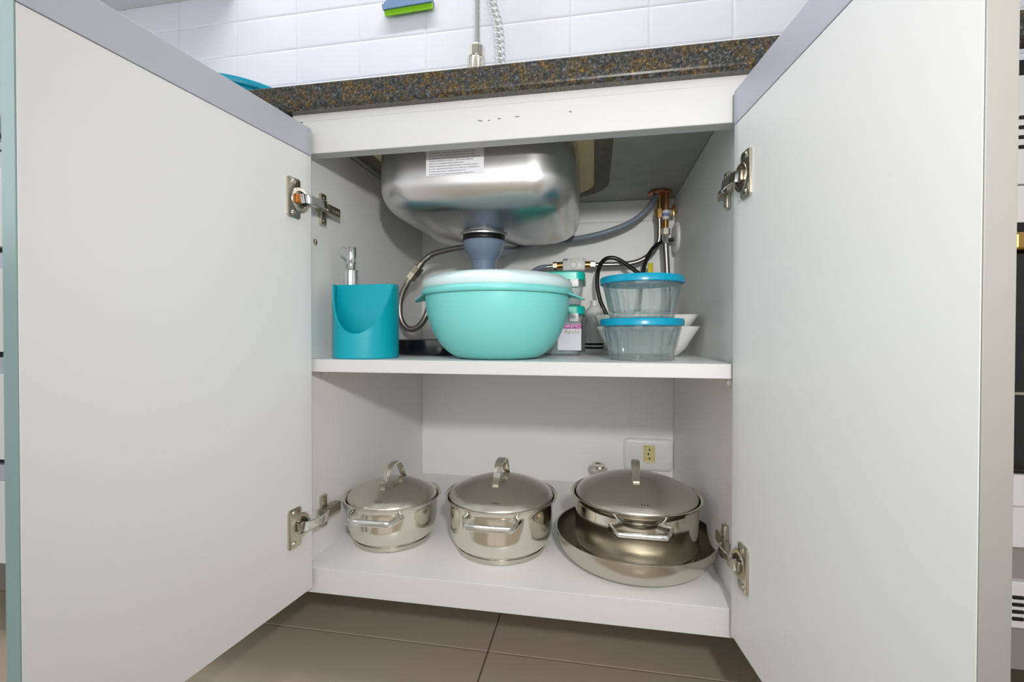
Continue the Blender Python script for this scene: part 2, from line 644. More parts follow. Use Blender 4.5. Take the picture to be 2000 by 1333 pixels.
for x, y, s in ((XL, 0.052, 1), (XL, 0.40, 1), (XR, 0.020, -1), (XR, 0.40, -1)):
    bm = bmesh.new()
    a, b = sorted((x, x + s * 0.010))
    bm_box(bm, a, b, y - 0.005, y + 0.005, 0.4535, 0.4634, 0.0008)
    bm_box(bm, *sorted((x, x + s * 0.003)), y - 0.006, y + 0.006, 0.449, 0.4634, 0.0008)
    obj('shelf_pin', bm, 'white_plastic', cab)
bm = cyl((XL, 0.0316, 0.6727), (XL + 0.0012, 0.0316, 0.6727), 0.0048, 20)
cap = obj('screw_cap', bm, 'nickel_dark', cab)
bm = bmesh.new()
for a in (0.0, PI / 2):
    s, c = 0.003 * math.sin(a) + 0.0005, 0.003 * math.cos(a) + 0.0005
    bm_box(bm, XL + 0.001, XL + 0.0015, 0.0316 - s, 0.0316 + s, 0.6727 - c, 0.6727 + c)
obj('screw_slot', bm, 'nickel', cap)
bm = bmesh.new()                             # scuffs on the rail, each a little off level
for x, z, w, r in ((-0.163, 0.8322, 0.0035, 0.2), (-0.135, 0.8330, 0.0022, 0.1), (-0.109, 0.8338, 0.003, 0.0), (-0.033, 0.8345, 0.002, 0.4), (-0.150, 0.8315, 0.0015, -0.3)):
    vsx = bm_box(bm, -w, w, -0.00025, 0.0, -0.0006, 0.0006)
    for v in vsx:
        v.co = Matrix.Rotation(r, 3, 'Y') @ v.co + Vector((x, 0, z))
obj('scuff_marks', bm, M['stain'], rail, False, kind='stuff')

# doors: swung about 97 degrees, inner faces towards us
DA = math.radians(7.0)
DT = 0.018


def door_frame(side):
    h = Vector((-0.4265, -0.0098, 0)) if side < 0 else Vector((0.1791, -0.0098, 0))
    d = Vector((side * math.sin(DA), -math.cos(DA), 0))
    n = Vector((-side * math.cos(DA), -math.sin(DA), 0))      # inward normal of the inner face
    return h, d, n


def door_box(side, t0, t1, m0, m1, z0, z1, bevel=0.0, bm=None):
    h, d, n = door_frame(side)
    bm = bm or bmesh.new()
    tmp = bmesh.new()
    bm_box(tmp, t0, t1, m0, m1, z0, z1, bevel)
    me = bpy.data.meshes.new('tmp')
    for v in tmp.verts:
        v.co = h + d * v.co.x + n * v.co.y + Vector((0, 0, v.co.z))
    bmesh.ops.recalc_face_normals(tmp, faces=tmp.faces)
    tmp.to_mesh(me)
    tmp.free()
    bm.from_mesh(me)
    bpy.data.meshes.remove(me)
    return bm


def to_door(side, t, m, z):
    h, d, n = door_frame(side)
    return h + d * t + n * m + Vector((0, 0, z))


for side, length, zb, zt, band, note in ((-1, 0.342, 0.130, 0.836, 'band_aqua', 'left'), (1, 0.336, 0.128, 0.838, 'band_pale', 'right')):
    dr = obj('door', door_box(side, 0.0, length - 0.0012, -DT, 0.0, zb, 0.7940, 0.0006), 'door', cab, False)
    dr['label'] = 'white cabinet door swung open to the ' + note
    obj('handle_profile', door_box(side, 0.0, length - 0.0012, -DT, 0.0006, 0.7945, zt, 0.0006), 'profile', dr, False, label='grey aluminium profile along the top of the door')
    obj('toned_edge_strip', door_box(side, length - 0.0011, length, -DT, 0.0, zb, zt, 0.0004), band, dr, False)
    wall = XL if side < 0 else XR
    s = -side
    for zc in ((0.7205, 0.238) if side < 0 else (0.7180, 0.2345)):
        # plate screwed to the door, with its cup
        bm = bmesh.new()
        ring = [(0.038 + (u - 0.0), v) for u, v in rrect(0, 0, 0.0125, 0.029, 0.004, 4)]
        bm_rings(bm, [[to_door(side, t, 0.0001, zc + v) for t, v in ring], [to_door(side, t, 0.0024, zc + v) for t, v in ring],
                      [to_door(side, 0.038 + (t - 0.038) * 0.94, 0.0030, zc + v * 0.97) for t, v in ring]])
        # raised cup ring
        prof = [(0.0182, 0.0), (0.0182, 0.0026), (0.0172, 0.0036), (0.0130, 0.0036), (0.0122, 0.0028)]
        rings = [[to_door(side, 0.0258 + r * math.cos(2 * PI * i / 28), m, zc + r * math.sin(2 * PI * i / 28)) for i in range(28)] for r, m in prof]
        bm_rings(bm, rings, cap0=False, cap1=False)
        bmesh.ops.recalc_face_normals(bm, faces=bm.faces)
        hg = obj('hinge', bm, 'nickel', cab)
        bm = bmesh.new()
        rings = [[to_door(side, 0.0258 + r * math.cos(2 * PI * i / 28), m, zc + r * math.sin(2 * PI * i / 28)) for i in range(28)] for r, m in ((0.0124, 0.0030), (0.010, 0.0027))]
        bm_rings(bm, rings, cap0=False)
        bmesh.ops.recalc_face_normals(bm, faces=bm.faces)
        obj('hinge_cup', bm, 'cup_shadow', hg)
        obj('cup_insert', door_box(side, 0.0285, 0.037, 0.003, 0.0075, zc - 0.0065, zc + 0.0065, 0.001), 'copper_plastic' if (side < 0 and zc > 0.5) else 'nickel_dark', hg)
        for dz in (-0.0225, 0.0225):
            c = to_door(side, 0.040, 0.003, zc + dz)
            c2 = to_door(side, 0.040, 0.0046, zc + dz)
            bm = cyl(c, c2, 0.0042, 16, 0.003)
            bm2 = door_box(side, 0.0372, 0.0428, 0.0044, 0.0049, zc + dz - 0.0006, zc + dz + 0.0006, bm=bm)
            obj('screw', bm2, 'nickel', hg)
        # arm reaching from the cup round the door edge to the wall of the cabinet
        za = zc + (0.009 if zc > 0.5 else -0.011)
        zm = lambda k: zc + (za - zc) * k
        ob = 0.0215 if side < 0 else 0.0120     # how far the door face stands in from the wall
        a0 = to_door(side, 0.0300, 0.0060, zc)
        path = [a0, to_door(side, 0.0180, 0.0085, zm(0.3)), Vector((wall + s * (ob + 0.0065), 0.004, zm(0.6))), Vector((wall + s * (ob + 0.0045), 0.022, zm(0.9))), Vector((wall + s * (ob - 0.0005), 0.034, za))]
        bm = sweep(smooth_path(path, 4), rect_section(0.0070, 0.0017, 0.0008), up=(0, 0, 1))
        obj('hinge_arm', bm, 'chrome', hg)
        bm = bmesh.new()
        bm_box(bm, *sorted((wall + s * 0.006, wall + s * (ob - 0.003))), 0.030, 0.078, za - 0.0075, za + 0.0075, 0.0015)
        for yy in (0.056, 0.064, 0.071):
            bm_box(bm, *sorted((wall + s * (ob - 0.0031), wall + s * (ob - 0.0022))), yy, yy + 0.004, za - 0.003, za + 0.003, 0.0004)
        obj('arm_body', bm, 'nickel_dark', hg)
        bm = bmesh.new()
        bm_box(bm, *sorted((wall + s * 0.0001, wall + s * 0.0065)), 0.041, 0.056, za - 0.026, za + 0.026, 0.0018)
        bm_box(bm, *sorted((wall + s * 0.0001, wall + s * 0.0062)), 0.034, 0.076, za - 0.006, za + 0.006, 0.001)
        obj('mounting_plate', bm, 'nickel', hg)
        for dz in (-0.019, 0.019):
            obj('screw', cyl((wall + s * 0.0065, 0.0485, za + dz), (wall + s * 0.0075, 0.0485, za + dz), 0.0036, 14, 0.0028), 'nickel_dark', hg)

# ------------------------------------------------------------------ neighbouring drawer unit, left
du = thing('drawer_unit', 'white four drawer kitchen unit at the left edge, beyond the left open door', 'cabinet', (-1.02, 0.25, 0.0))
obj('body', box(-1.45, XL - 0.0185, 0.002, YB, 0.1167, 0.8514), 'melamine', du, False)
obj('plinth', box(-1.45, XL - 0.0185, 0.42, 0.438, 0.0, 0.1165), 'dark', du, False)
zs = [0.1185, 0.3015, 0.4905, 0.6740, 0.8495]
for a, b in zip(zs[:-1], zs[1:]):
    d = obj('drawer_front', box(-1.448, -0.690, -0.018, 0.0, a, b - 0.038, 0.0008), 'door', du, False)
    obj('handle_profile', box(-1.448, -0.690, -0.016, 0.0, b - 0.0378, b - 0.010, 0.0008), 'profile', d, False)
    obj('finger_gap', box(-1.448, -0.690, -0.004, 0.0015, b - 0.0098, b, 0.0), 'dark', d, False)
obj('side_filler', box(-0.688, XL - 0.0185, -0.006, 0.0, 0.1185, 0.8495), 'door', du, False)

# ------------------------------------------------------------------ oven housing, right
ou = thing('oven_cabinet', 'white tall fronted oven housing at the right edge beyond the right open door', 'cabinet', (0.80, 0.25, 0.0))
for a_ in ((XR + 0.0185, XR + 0.0365, 0.006, YB, 0.1167, 0.8514), (1.102, 1.12, 0.006, YB, 0.1167, 0.8514), (XR + 0.037, 1.1015, 0.006, YB, 0.1167, 0.135), (XR + 0.037, 1.1015, 0.49, YB, 0.1355, 0.8514)):
    obj('carcass_panel', box(*a_), 'melamine', ou, False)
obj('plinth', box(XR + 0.0185, 1.12, 0.42, 0.438, 0.0, 0.1165), 'dark', ou, False)
obj('front_panel', box(XR + 0.019, 0.4880, -0.010, 0.005, 0.1185, 0.8495, 0.001), 'door', ou, False)
obj('front_panel', box(1.10, 1.12, -0.010, 0.005, 0.1185, 0.8495, 0.001), 'door', ou, False)
obj('dark_slot', box(0.4885, 1.0995, -0.004, 0.005, 0.828, 0.8495), 'dark', ou, False)
for nm, z0, z1, zs_ in (('vent_panel', 0.700, 0.828, 0.778), ('vent_panel', 0.1735, 0.2290, 0.2105)):
    vp = obj(nm, box(0.4885, 1.0995, -0.012, 0.005, z0, z1, 0.0015), 'white_plastic', ou, False)
    for k in range(4):
        for c in range(8):
            xx = 0.4912 + c * 0.073
            z = zs_ - k * (0.0085 if z0 < 0.5 else 0.0115)
            obj('vent_slot', box(xx, xx + 0.012, -0.0128, -0.0118, z - 0.0022, z + 0.0022, 0.0008, 1), 'dark', vp, False)
obj('lower_panel', box(0.4885, 1.0995, -0.010, 0.005, 0.2690, 0.3190, 0.0015), 'white_plastic', ou, False)
obj('recess', box(0.4885, 1.0995, -0.002, 0.005, 0.2292, 0.2688), 'band_pale', ou, False)
obj('lower_recess', box(0.4885, 1.0995, -0.002, 0.005, 0.1185, 0.1733), 'band_pale', ou, False)
ov = thing('built_in_oven', 'built in oven with dark glass door inside the white housing at right', 'oven', (0.80, 0.1, 0.3205))
obj('oven_frame', box(0.4885, 1.0995, -0.012, 0.3, 0.3590, 0.6540, 0.001), 'dark', ov, False)
obj('door_glass', box(0.4795, 1.0975, -0.024, -0.0125, 0.3640, 0.6180, 0.002), 'oven_glass', ov, False)
obj('lower_trim', box(0.4885, 1.0995, -0.016, 0.005, 0.3205, 0.3580, 0.001), 'white_plastic', ov, False)
obj('handle_bar', box(0.4730, 1.0975, -0.034, -0.0125, 0.6195, 0.6400, 0.003), 'brass', ov, False)
obj('rack_line', box(0.4800, 1.0975, -0.0252, -0.0242, 0.4530, 0.4560), 'nickel', ov, False)
obj('top_trim', box(0.4885, 1.0995, -0.012, 0.005, 0.6550, 0.6985, 0.001), 'white_plastic', ov, False)

# ------------------------------------------------------------------ worktop with its cut-out
SCX, SCY, SHX, SHY = -0.202, 0.250, 0.172, 0.190      # plan of the bowl
ct = thing('granite_worktop', 'dark speckled granite worktop running over the sink cabinet', 'worktop', (-0.13, 0.25, 0.8515))


def plate_with_hole(x0, x1, y0, y1, z0, z1, hole):
    bm = bmesh.new()
    n = len(hole)
    cx = sum(p[0] for p in hole) / n
    cy = sum(p[1] for p in hole) / n
    outer = []
    for x, y in hole:
        dx, dy = x - cx, y - cy
        k = min((((x1 if dx > 0 else x0) - cx) / dx) if abs(dx) > 1e-6 else 1e9, (((y1 if dy > 0 else y0) - cy) / dy) if abs(dy) > 1e-6 else 1e9)
        outer.append([cx + dx * k, cy + dy * k])
    for c in ((x0, y0), (x1, y0), (x1, y1), (x0, y1)):
        i = min(range(n), key=lambda q: (outer[q][0] - c[0]) ** 2 + (outer[q][1] - c[1]) ** 2)
        outer[i] = list(c)
    R = [[(x, y, z0) for x, y in outer], [(x, y, z1) for x, y in outer], [(x, y, z1) for x, y in hole], [(x, y, z0) for x, y in hole]]
    bm_rings(bm, R, closed=True)
    bmesh.ops.recalc_face_normals(bm, faces=bm.faces)
    return bm


hole_in = rrect(SCX, SCY, SHX + 0.006, SHY + 0.006, 0.075, 10)
hole_mid = rrect(SCX, SCY, SHX + 0.030, SHY + 0.016, 0.085, 10)
hole_out = rrect(SCX, SCY, SHX + 0.062, SHY + 0.0265, 0.10, 10)
obj('slab', plate_with_hole(-1.45, 1.12, 0.0, YB, 0.880, 0.8999, hole_in), 'granite', ct, False)
bm = bmesh.new()                              # front apron with a chamfered lower edge
sec = [(0.0, 0.8645), (-0.0135, 0.8635), (-0.0185, 0.8675), (-0.0195, 0.8700), (-0.0195, 0.8985), (-0.0185, 0.8999), (0.0, 0.8999)]
bm_rings(bm, [[(-1.45, y, z) for y, z in sec], [(1.12, y, z) for y, z in sec]])
bmesh.ops.recalc_face_normals(bm, faces=bm.faces)
obj('apron', bm, 'granite', ct, False)
obj('underside', plate_with_hole(XL + 0.0005, XR - 0.0005, 0.0232, 0.4715, 0.8520, 0.8797, hole_out), 'board', ct, False, label='grey green underside of the worktop')
bm = bmesh.new()
bm_rings(bm, [[(x, y, 0.8524) for x, y in hole_out], [(x, y, 0.8790) for x, y in hole_out], [(x, y, 0.8790) for x, y in hole_mid], [(x, y, 0.8535) for x, y in hole_mid]], closed=True)
bmesh.ops.recalc_face_normals(bm, faces=bm.faces)
obj('sealant_band', bm, 'stain', ct, False)
obj('wall_rim', box(XL, XR, 0.4720, YB, 0.8520, 0.8797), 'board', ct, False)

# ------------------------------------------------------------------ sink bowl
sk = thing('kitchen_sink', 'stainless steel sink bowl hanging under the worktop, paper sticker on its front', 'sink', (SCX, SCY, 0.72))
DCX, DCY = -0.212, 0.226
rings = []
for z in (0.8785, 0.84, 0.80, 0.778):
    rings.append([(x, y, z) for x, y in rrect(SCX, SCY, SHX, SHY, 0.075, 10)])
FR = 0.050
for k in range(1, 9):
    a = k / 8 * math.radians(78)
    o = FR * (1 - math.cos(a))
    z = 0.778 - FR * math.sin(a)
    rings.append([(x, y, z) for x, y in rrect(SCX, SCY, SHX - o, SHY - o, max(0.075 - o * 0.6, 0.04), 10)])
last = rings[-1]
n = len(last)
circ = []
for x, y, z in last:
    a = math.atan2(y - DCY, x - DCX)
    circ.append((DCX + 0.044 * math.cos(a), DCY + 0.044 * math.sin(a), 0.7165))
for k in (1, 2, 3, 4):
    t = k / 4
    e = t ** 0.85
    rings.append([(p[0] + (q[0] - p[0]) * t, p[1] + (q[1] - p[1]) * t, p[2] + (q[2] - p[2]) * e) for p, q in zip(last, circ)])
outer = rings
inner = [[(SCX + (x - SCX) * 0.993, SCY + (y - SCY) * 0.993, z + (0.0012 if i > 3 else 0)) for x, y, z in r] for i, r in enumerate(rings)]
bm = bmesh.new()
bm_rings(bm, outer + list(reversed(inner)), cap0=False, cap1=False)
bmesh.ops.recalc_face_normals(bm, faces=bm.faces)
bowl = obj('bowl', bm, 'steel_sink', sk, True, 60)
bm = bmesh.new()                              # tan seal between the bowl and the stone
h0 = rrect(SCX, SCY, SHX + 0.0004, SHY + 0.0004, 0.075, 10)
bm_rings(bm, [[(x, y, 0.8545) for x, y in hole_mid], [(x, y, 0.8790) for x, y in hole_mid], [(x, y, 0.8790) for x, y in h0], [(x, y, 0.8535) for x, y in h0]], closed=True)
bmesh.ops.recalc_face_normals(bm, faces=bm.faces)
obj('seal', bm, 'sealant', sk, False, label='tan sealing ring around the bowl')
obj('drain_flange', lathe([(0.0, 0.0), (0.046, 0.0), (0.046, -0.003), (0.0, -0.003)], DCX, DCY, 0.7165, 32), 'steel_sink', sk)
# sticker, slightly bowed with the steel
me = bpy.data.meshes.new('sticker')
bm = bmesh.new()
x0, x1, z0, z1, yy = -0.2680, -0.1720, 0.7785, 0.846, SCY - SHY - 0.0006
q = [bm.verts.new(p) for p in ((x0, yy, z0), (x1, yy, z0), (x1, yy, z1), (x0, yy, z1))]
b4 = [bm.verts.new((v.co.x, yy + 0.0004, v.co.z)) for v in q]
f = bm.faces.new(q)
for i in range(4):
    j = (i + 1) % 4
    bm.faces.new((q[j], q[i], b4[i], b4[j]))
uvl = bm.loops.layers.uv.new('UVMap')
for fc in bm.faces:
    for l in fc.loops:
        l[uvl].uv = ((l.vert.co.x - x0) / (x1 - x0), (l.vert.co.z - z0) / (z1 - z0))
obj('sticker', bm, 'sticker', sk, False, label='white paper sticker with rows of small print')

# drain: ring, funnel, tail pipe and trap
dp = thing('drain_trap', 'grey plastic drain funnel and pipe under the sink bowl', 'pipe', (DCX, DCY, 0.57))
obj('gasket', lathe([(0.0, 0.0), (0.0405, 0.0), (0.0415, -0.002), (0.0415, -0.007), (0.040, -0.009), (0.0, -0.009)], DCX, DCY, 0.7133, 32), 'black', dp)
obj('funnel', lathe([(0.0, 0.0), (0.0405, 0.0), (0.0415, -0.002), (0.0405, -0.006), (0.039, -0.012), (0.0355, -0.021), (0.030, -0.030), (0.0262, -0.035), (0.0258, -0.037), (0.0, -0.037)], DCX, DCY, 0.7042, 40), 'grey_pvc', dp)
obj('tail_pipe', lathe([(0.0, 0.0), (0.0250, 0.0), (0.0240, -0.002), (0.0240, -0.055), (0.0, -0.055)], DCX, DCY, 0.6670, 32), 'grey_pvc', dp)
obj('trap', tube([(DCX, DCY, 0.614), (DCX, DCY, 0.585), (DCX, DCY + 0.02, 0.560), (DCX, DCY + 0.06, 0.552), (DCX, DCY + 0.16, 0.560), (DCX, YB - 0.002, 0.575)], 0.021, 20), 'grey_pvc', dp)

# ------------------------------------------------------------------ plumbing at the back
mt = thing('faucet_tail', 'copper flange with brass and copper tubes under the worktop at right', 'plumbing', (0.150, 0.448, 0.74))
TX, TY = 0.152, 0.450
obj('flange', lathe([(0.0, 0.0), (0.024, 0.0), (0.026, -0.002), (0.026, -0.006), (0.021, -0.009), (0.0, -0.009)], TX - 0.004, TY - 0.002, 0.8518, 28), 'copper', mt)
obj('tube', cyl((TX - 0.004, TY, 0.8428), (TX - 0.003, TY, 0.800), 0.0062, 16), 'brass', mt)
bm = cyl((TX - 0.0045, TY, 0.812), (TX - 0.0040, TY, 0.792), 0.0086, 6)
obj('tube_nut', bm, 'brass', mt)
obj('tube', cyl((TX + 0.010, TY - 0.006, 0.8428), (TX + 0.009, TY - 0.006, 0.806), 0.0066, 16), 'copper', mt)
lb = obj('tube_sleeve', cyl((TX + 0.009, TY - 0.006, 0.807), (TX + 0.0085, TY - 0.006, 0.786), 0.0078, 18), 'paper', mt)
obj('sleeve_print', cyl((TX + 0.0088, TY - 0.006, 0.800), (TX + 0.0086, TY - 0.006, 0.793), 0.0080, 18), 'blue_label', lb)
obj('tube_end', cyl((TX + 0.0085, TY - 0.006, 0.786), (TX + 0.0085, TY - 0.006, 0.764), 0.0072, 16), 'brass', mt)
obj('hex_nut', cyl((TX + 0.0085, TY - 0.006, 0.7655), (TX + 0.0085, TY - 0.006, 0.752), 0.0105, 6), 'nickel', mt)

h1 = thing('braided_hose', 'braided steel hose dropping straight behind the blue lidded glass bowls', 'hose', (0.162, 0.444, 0.5))
obj('ferrule', cyl((0.1605, 0.444, 0.752), (0.161, 0.444, 0.732), 0.0068, 16), 'chrome', h1)
obj('hose', tube([(0.161, 0.444, 0.732), (0.1625, 0.446, 0.71), (0.165, 0.448, 0.67), (0.167, 0.450, 0.62), (0.168, 0.46, 0.56), (0.166, 0.480, 0.535), (0.165, 0.4980, 0.53)], 0.0068, 12), 'braid', h1)

h2 = thing('braided_hose', 'braided hose curving from the tap tubes left to the white filter valve', 'hose', (0.08, 0.45, 0.69))
obj('hose', tube([(0.1475, 0.450, 0.792), (0.1485, 0.452, 0.765), (0.1475, 0.455, 0.742), (0.137, 0.458, 0.720), (0.118, 0.460, 0.703), (0.092, 0.461, 0.6925), (0.055, 0.461, 0.6895), (0.018, 0.460, 0.6893)], 0.0062, 12), 'braid', h2)
obj('end_fitting', cyl((0.018, 0.460, 0.6893), (0.003, 0.460, 0.6893), 0.0066, 14), 'chrome', h2)

fv = thing('filter_valve', 'white plastic filter valve body between brass ends on the back wall', 'valve', (-0.045, 0.462, 0.677))
bm = bmesh.new()
bm_box(bm, -0.0735, -0.0205, 0.450, 0.474, 0.677, 0.7055, 0.003)
vb = obj('valve_body', bm, 'white_plastic', fv)
bm = bmesh.new()
rings = []
for r, y in ((0.009, 0.4505), (0.009, 0.4475), (0.0075, 0.447), (0.0065, 0.4475), (0.0065, 0.4495)):
    rings.append([(-0.0465 + r * math.cos(2 * PI * i / 24), y, 0.690 + r * math.sin(2 * PI * i / 24)) for i in range(24)])
bm_rings(bm, rings, cap0=False)
bmesh.ops.recalc_face_normals(bm, faces=bm.faces)
obj('dial', bm, 'white_plastic', vb)
obj('window_strip', box(-0.0715, -0.062, 0.4492, 0.4502, 0.6995, 0.7045), 'grey_pvc', vb, False)
obj('window_strip', box(-0.032, -0.0225, 0.4492, 0.4502, 0.6995, 0.7045), 'grey_pvc', vb, False)
obj('brass_end', cyl((-0.0205, 0.460, 0.6905), (-0.008, 0.460, 0.6900), 0.0088, 18), 'brass', fv)
obj('hex_nut', cyl((-0.008, 0.460, 0.690), (0.003, 0.460, 0.6893), 0.0098, 6), 'nickel', fv)
obj('brass_end', cyl((-0.0735, 0.460, 0.6905), (-0.087, 0.460, 0.6895), 0.0088, 18), 'brass', fv)
obj('hex_nut', cyl((-0.087, 0.460, 0.6895), (-0.097, 0.460, 0.6885), 0.0102, 6), 'nickel_dark', fv)
h3 = thing('outlet_hose', 'short grey hose leaving the left end of the white filter valve', 'hose', (-0.13, 0.46, 0.66))
obj('ferrule', cyl((-0.097, 0.460, 0.6885), (-0.112, 0.460, 0.6875), 0.0055, 14), 'chrome', h3)
obj('hose', tube([(-0.112, 0.460, 0.6875), (-0.125, 0.460, 0.6865), (-0.141, 0.460, 0.680), (-0.165, 0.462, 0.660), (-0.18, 0.466, 0.625), (-0.185, 0.470, 0.57)], 0.0058, 12), 'grey_hose', h3)

h4 = obj('drain_hose', tube([(0.142, 0.446, 0.847), (0.134, 0.446, 0.830), (0.117, 0.445, 0.8085), (0.094, 0.444, 0.7895), (0.067, 0.442, 0.7755), (0.034, 0.441, 0.7640), (0.0, 0.444, 0.7560), (-0.037, 0.447, 0.7510), (-0.072, 0.449, 0.7485), (-0.115, 0.448, 0.7460), (-0.148, 0.438, 0.7400), (-0.172, 0.405, 0.7230), (-0.189, 0.350, 0.7080), (-0.200, 0.295, 0.6940), (-0.206, 0.2515, 0.6840)], 0.0066, 14), 'grey_hose')
tag(h4, 'smooth grey hose sagging from the copper flange to the drain funnel', 'hose')

h5 = thing('supply_hose', 'steel hose looping down at left between teal caddy and mint bowl', 'hose', (-0.40, 0.33, 0.53))
obj('hose', tube([(-0.250, 0.300, 0.7110), (-0.2955, 0.318, 0.7115), (-0.3488, 0.330, 0.7045), (-0.371, 0.330, 0.6920), (-0.3830, 0.330, 0.6800)], 0.0062, 12), 'braid', h5)
obj('sleeve', cyl((-0.3800, 0.330, 0.6835), (-0.3875, 0.330, 0.6745), 0.0078, 14), 'nickel', h5)
obj('hex_nut', cyl((-0.3870, 0.330, 0.6750), (-0.3985, 0.330, 0.6605), 0.0132, 6), 'nickel_dark', h5)
obj('hex_nut', cyl((-0.3985, 0.330, 0.6605), (-0.4080, 0.330, 0.6485), 0.0120, 6), 'nickel', h5)
obj('sleeve', cyl((-0.4080, 0.330, 0.6485), (-0.4145, 0.330, 0.6390), 0.0072, 14), 'nickel', h5)
obj('hose', tube([(-0.4140, 0.330, 0.6395), (-0.4250, 0.330, 0.6190), (-0.4325, 0.330, 0.5930), (-0.4315, 0.330, 0.5630), (-0.4210, 0.330, 0.5420), (-0.4055, 0.331, 0.5345), (-0.3880, 0.334, 0.5420), (-0.3740, 0.338, 0.5640), (-0.3660, 0.345, 0.5960), (-0.3620, 0.370, 0.630), (-0.3600, 0.43, 0.650), (-0.3600, 0.504, 0.655)], 0.0070, 14), 'braid', h5)

wv = thing('wall_valve', 'brass shut off valve beside the copper tube at the right wall', 'valve', (0.180, 0.470, 0.80))
obj('valve_stem', cyl((0.166, 0.470, 0.808), (0.180, 0.470, 0.8085), 0.0080, 16), 'brass', wv)
obj('hex_nut', cyl((0.170, 0.470, 0.808), (0.1785, 0.470, 0.808), 0.0105, 6), 'nickel', wv)
obj('lever', box(0.179, 0.1855, 0.464, 0.476, 0.799, 0.826, 0.002), 'brass', wv)
rs = thing('cable_rosette', 'round white cable cover on the right wall of the cabinet', 'cover', (XR, 0.462, 0.745))
rings = []
for r, x in ((0.036, XR - 0.0002), (0.036, XR - 0.004), (0.032, XR - 0.0075), (0.012, XR - 0.009)):
    rings.append([(x, 0.462 + r * math.cos(2 * PI * i / 32), 0.748 + r * math.sin(2 * PI * i / 32)) for i in range(32)])
bm = bmesh.new()
bm_rings(bm, rings)
bmesh.ops.recalc_face_normals(bm, faces=bm.faces)
obj('cover', bm, 'white_plastic', rs)

c1 = thing('power_cable', 'black cable leaving the white rosette and looping behind the glass bowls', 'cable', (0.12, 0.45, 0.56))
obj('cable', tube([(0.1825, 0.462, 0.744), (0.163, 0.460, 0.7415), (0.147, 0.452, 0.734), (0.1315, 0.446, 0.7195), (0.120, 0.443, 0.6990), (0.1125, 0.442, 0.6735), (0.108, 0.44, 0.64), (0.104, 0.435, 0.600), (0.100, 0.43, 0.565)], 0.0046, 10), 'black', c1)
obj('yellow_tag', box(0.1225, 0.1345, 0.4480, 0.4500, 0.655, 0.689, 0.0008), 'yellow', c1)
c2 = thing('power_lead', 'black lead arching over and down beside the glass bowls', 'cable', (0.03, 0.44, 0.55))
obj('cord', tube([(0.110, 0.430, 0.655), (0.088, 0.435, 0.674), (0.065, 0.440, 0.692), (0.047, 0.442, 0.7015), (0.029, 0.440, 0.7005), (0.016, 0.434, 0.688), (0.009, 0.428, 0.665), (0.008, 0.424, 0.637), (0.0125, 0.421, 0.610), (0.020, 0.418, 0.588), (0.033, 0.415, 0.562), (0.048, 0.412, 0.535), (0.06, 0.41, 0.502)], 0.0048, 10), 'black', c2)

# ------------------------------------------------------------------ on the shelf
# teal caddy with soap pump
cd = thing('soap_caddy', 'teal plastic sink caddy with a scooped front and chrome soap pump', 'soap dispenser', (-0.3722, 0.0586, SZ))
CX, CY, CR, CH = -0.3722, 0.0590, 0.0526, 0.1215
N = 96
A0, AW = math.radians(8), math.radians(73)


def scoop(phi):
    d = (phi - A0) / AW
    if abs(d) >= 1:
        return CH
    return 0.0405 + (CH - 0.0405) * (abs(d) ** 2.0)


rings = [[], [], [], [], [], []]
for i in range(N):
    phi = -PI + 2 * PI * i / N             # 0 points at the viewer (-y)
    sx, sy = math.sin(phi), -math.cos(phi)
    h = scoop(phi)
    rings[0].append((CX + (CR - 0.002) * sx, CY + (CR - 0.002) * sy, SZ + 0.0002))
    rings[1].append((CX + CR * sx, CY + CR * sy, SZ + 0.002))
    rings[2].append((CX + CR * sx, CY + CR * sy, SZ + h - 0.0012))
    rings[3].append((CX + (CR - 0.0014) * sx, CY + (CR - 0.0014) * sy, SZ + h))
    rings[4].append((CX + (CR - 0.0030) * sx, CY + (CR - 0.0030) * sy, SZ + h - 0.0010))
    rings[5].append((CX + (CR - 0.0034) * sx, CY + (CR - 0.0034) * sy, SZ + 0.004))
bm = bmesh.new()
bm_rings(bm, rings)
bmesh.ops.recalc_face_normals(bm, faces=bm.faces)
cb_ = obj('cup', bm, 'teal', cd, True, 40)
# reservoir filling the rear half, flat divider facing the scoop
bm = bmesh.new()
YD = CY - 0.008
pts = []
for i in range(41):
    a = math.asin((YD - CY) / (CR - 0.0034)) + (PI - 2 * math.asin((YD - CY) / (CR - 0.0034))) * i / 40
    pts.append((CX + (CR - 0.0034) * math.cos(a), CY + (CR - 0.0034) * math.sin(a)))
bm_rings(bm, [[(x, y, SZ + 0.004) for x, y in pts], [(x, y, SZ + CH - 0.0015) for x, y in pts], [(CX + (x - CX) * 0.98, CY + 0.02 + (y - CY - 0.02) * 0.97, SZ + CH) for x, y in pts]])
bmesh.ops.recalc_face_normals(bm, faces=bm.faces)
obj('reservoir', bm, 'teal', cd, True, 40)
PXX, PYY = -0.4062, 0.0720
pm = obj('pump', lathe([(0.0, 0.0), (0.0118, 0.0), (0.0118, 0.0255), (0.0108, 0.0268), (0.0062, 0.0268), (0.0058, 0.0275), (0.0058, 0.0385), (0.0, 0.0385)], PXX, PYY, SZ + CH, 28), 'chrome', cd)
bm = lathe([(0.0, 0.0), (0.0072, 0.0), (0.0078, 0.001), (0.0078, 0.0265), (0.0068, 0.0282), (0.0, 0.0282)], PXX, PYY, SZ + CH + 0.0375, 24)
sweep(smooth_path([(PXX - 0.003, PYY - 0.002, 0.6645), (PXX - 0.008, PYY - 0.006, 0.6660), (PXX - 0.0135, PYY - 0.010, 0.6685)], 5), lambda t: circle_section(0.0034 - 0.0017 * t, 10), bm=bm)
obj('pump_head', bm, 'chrome', pm)

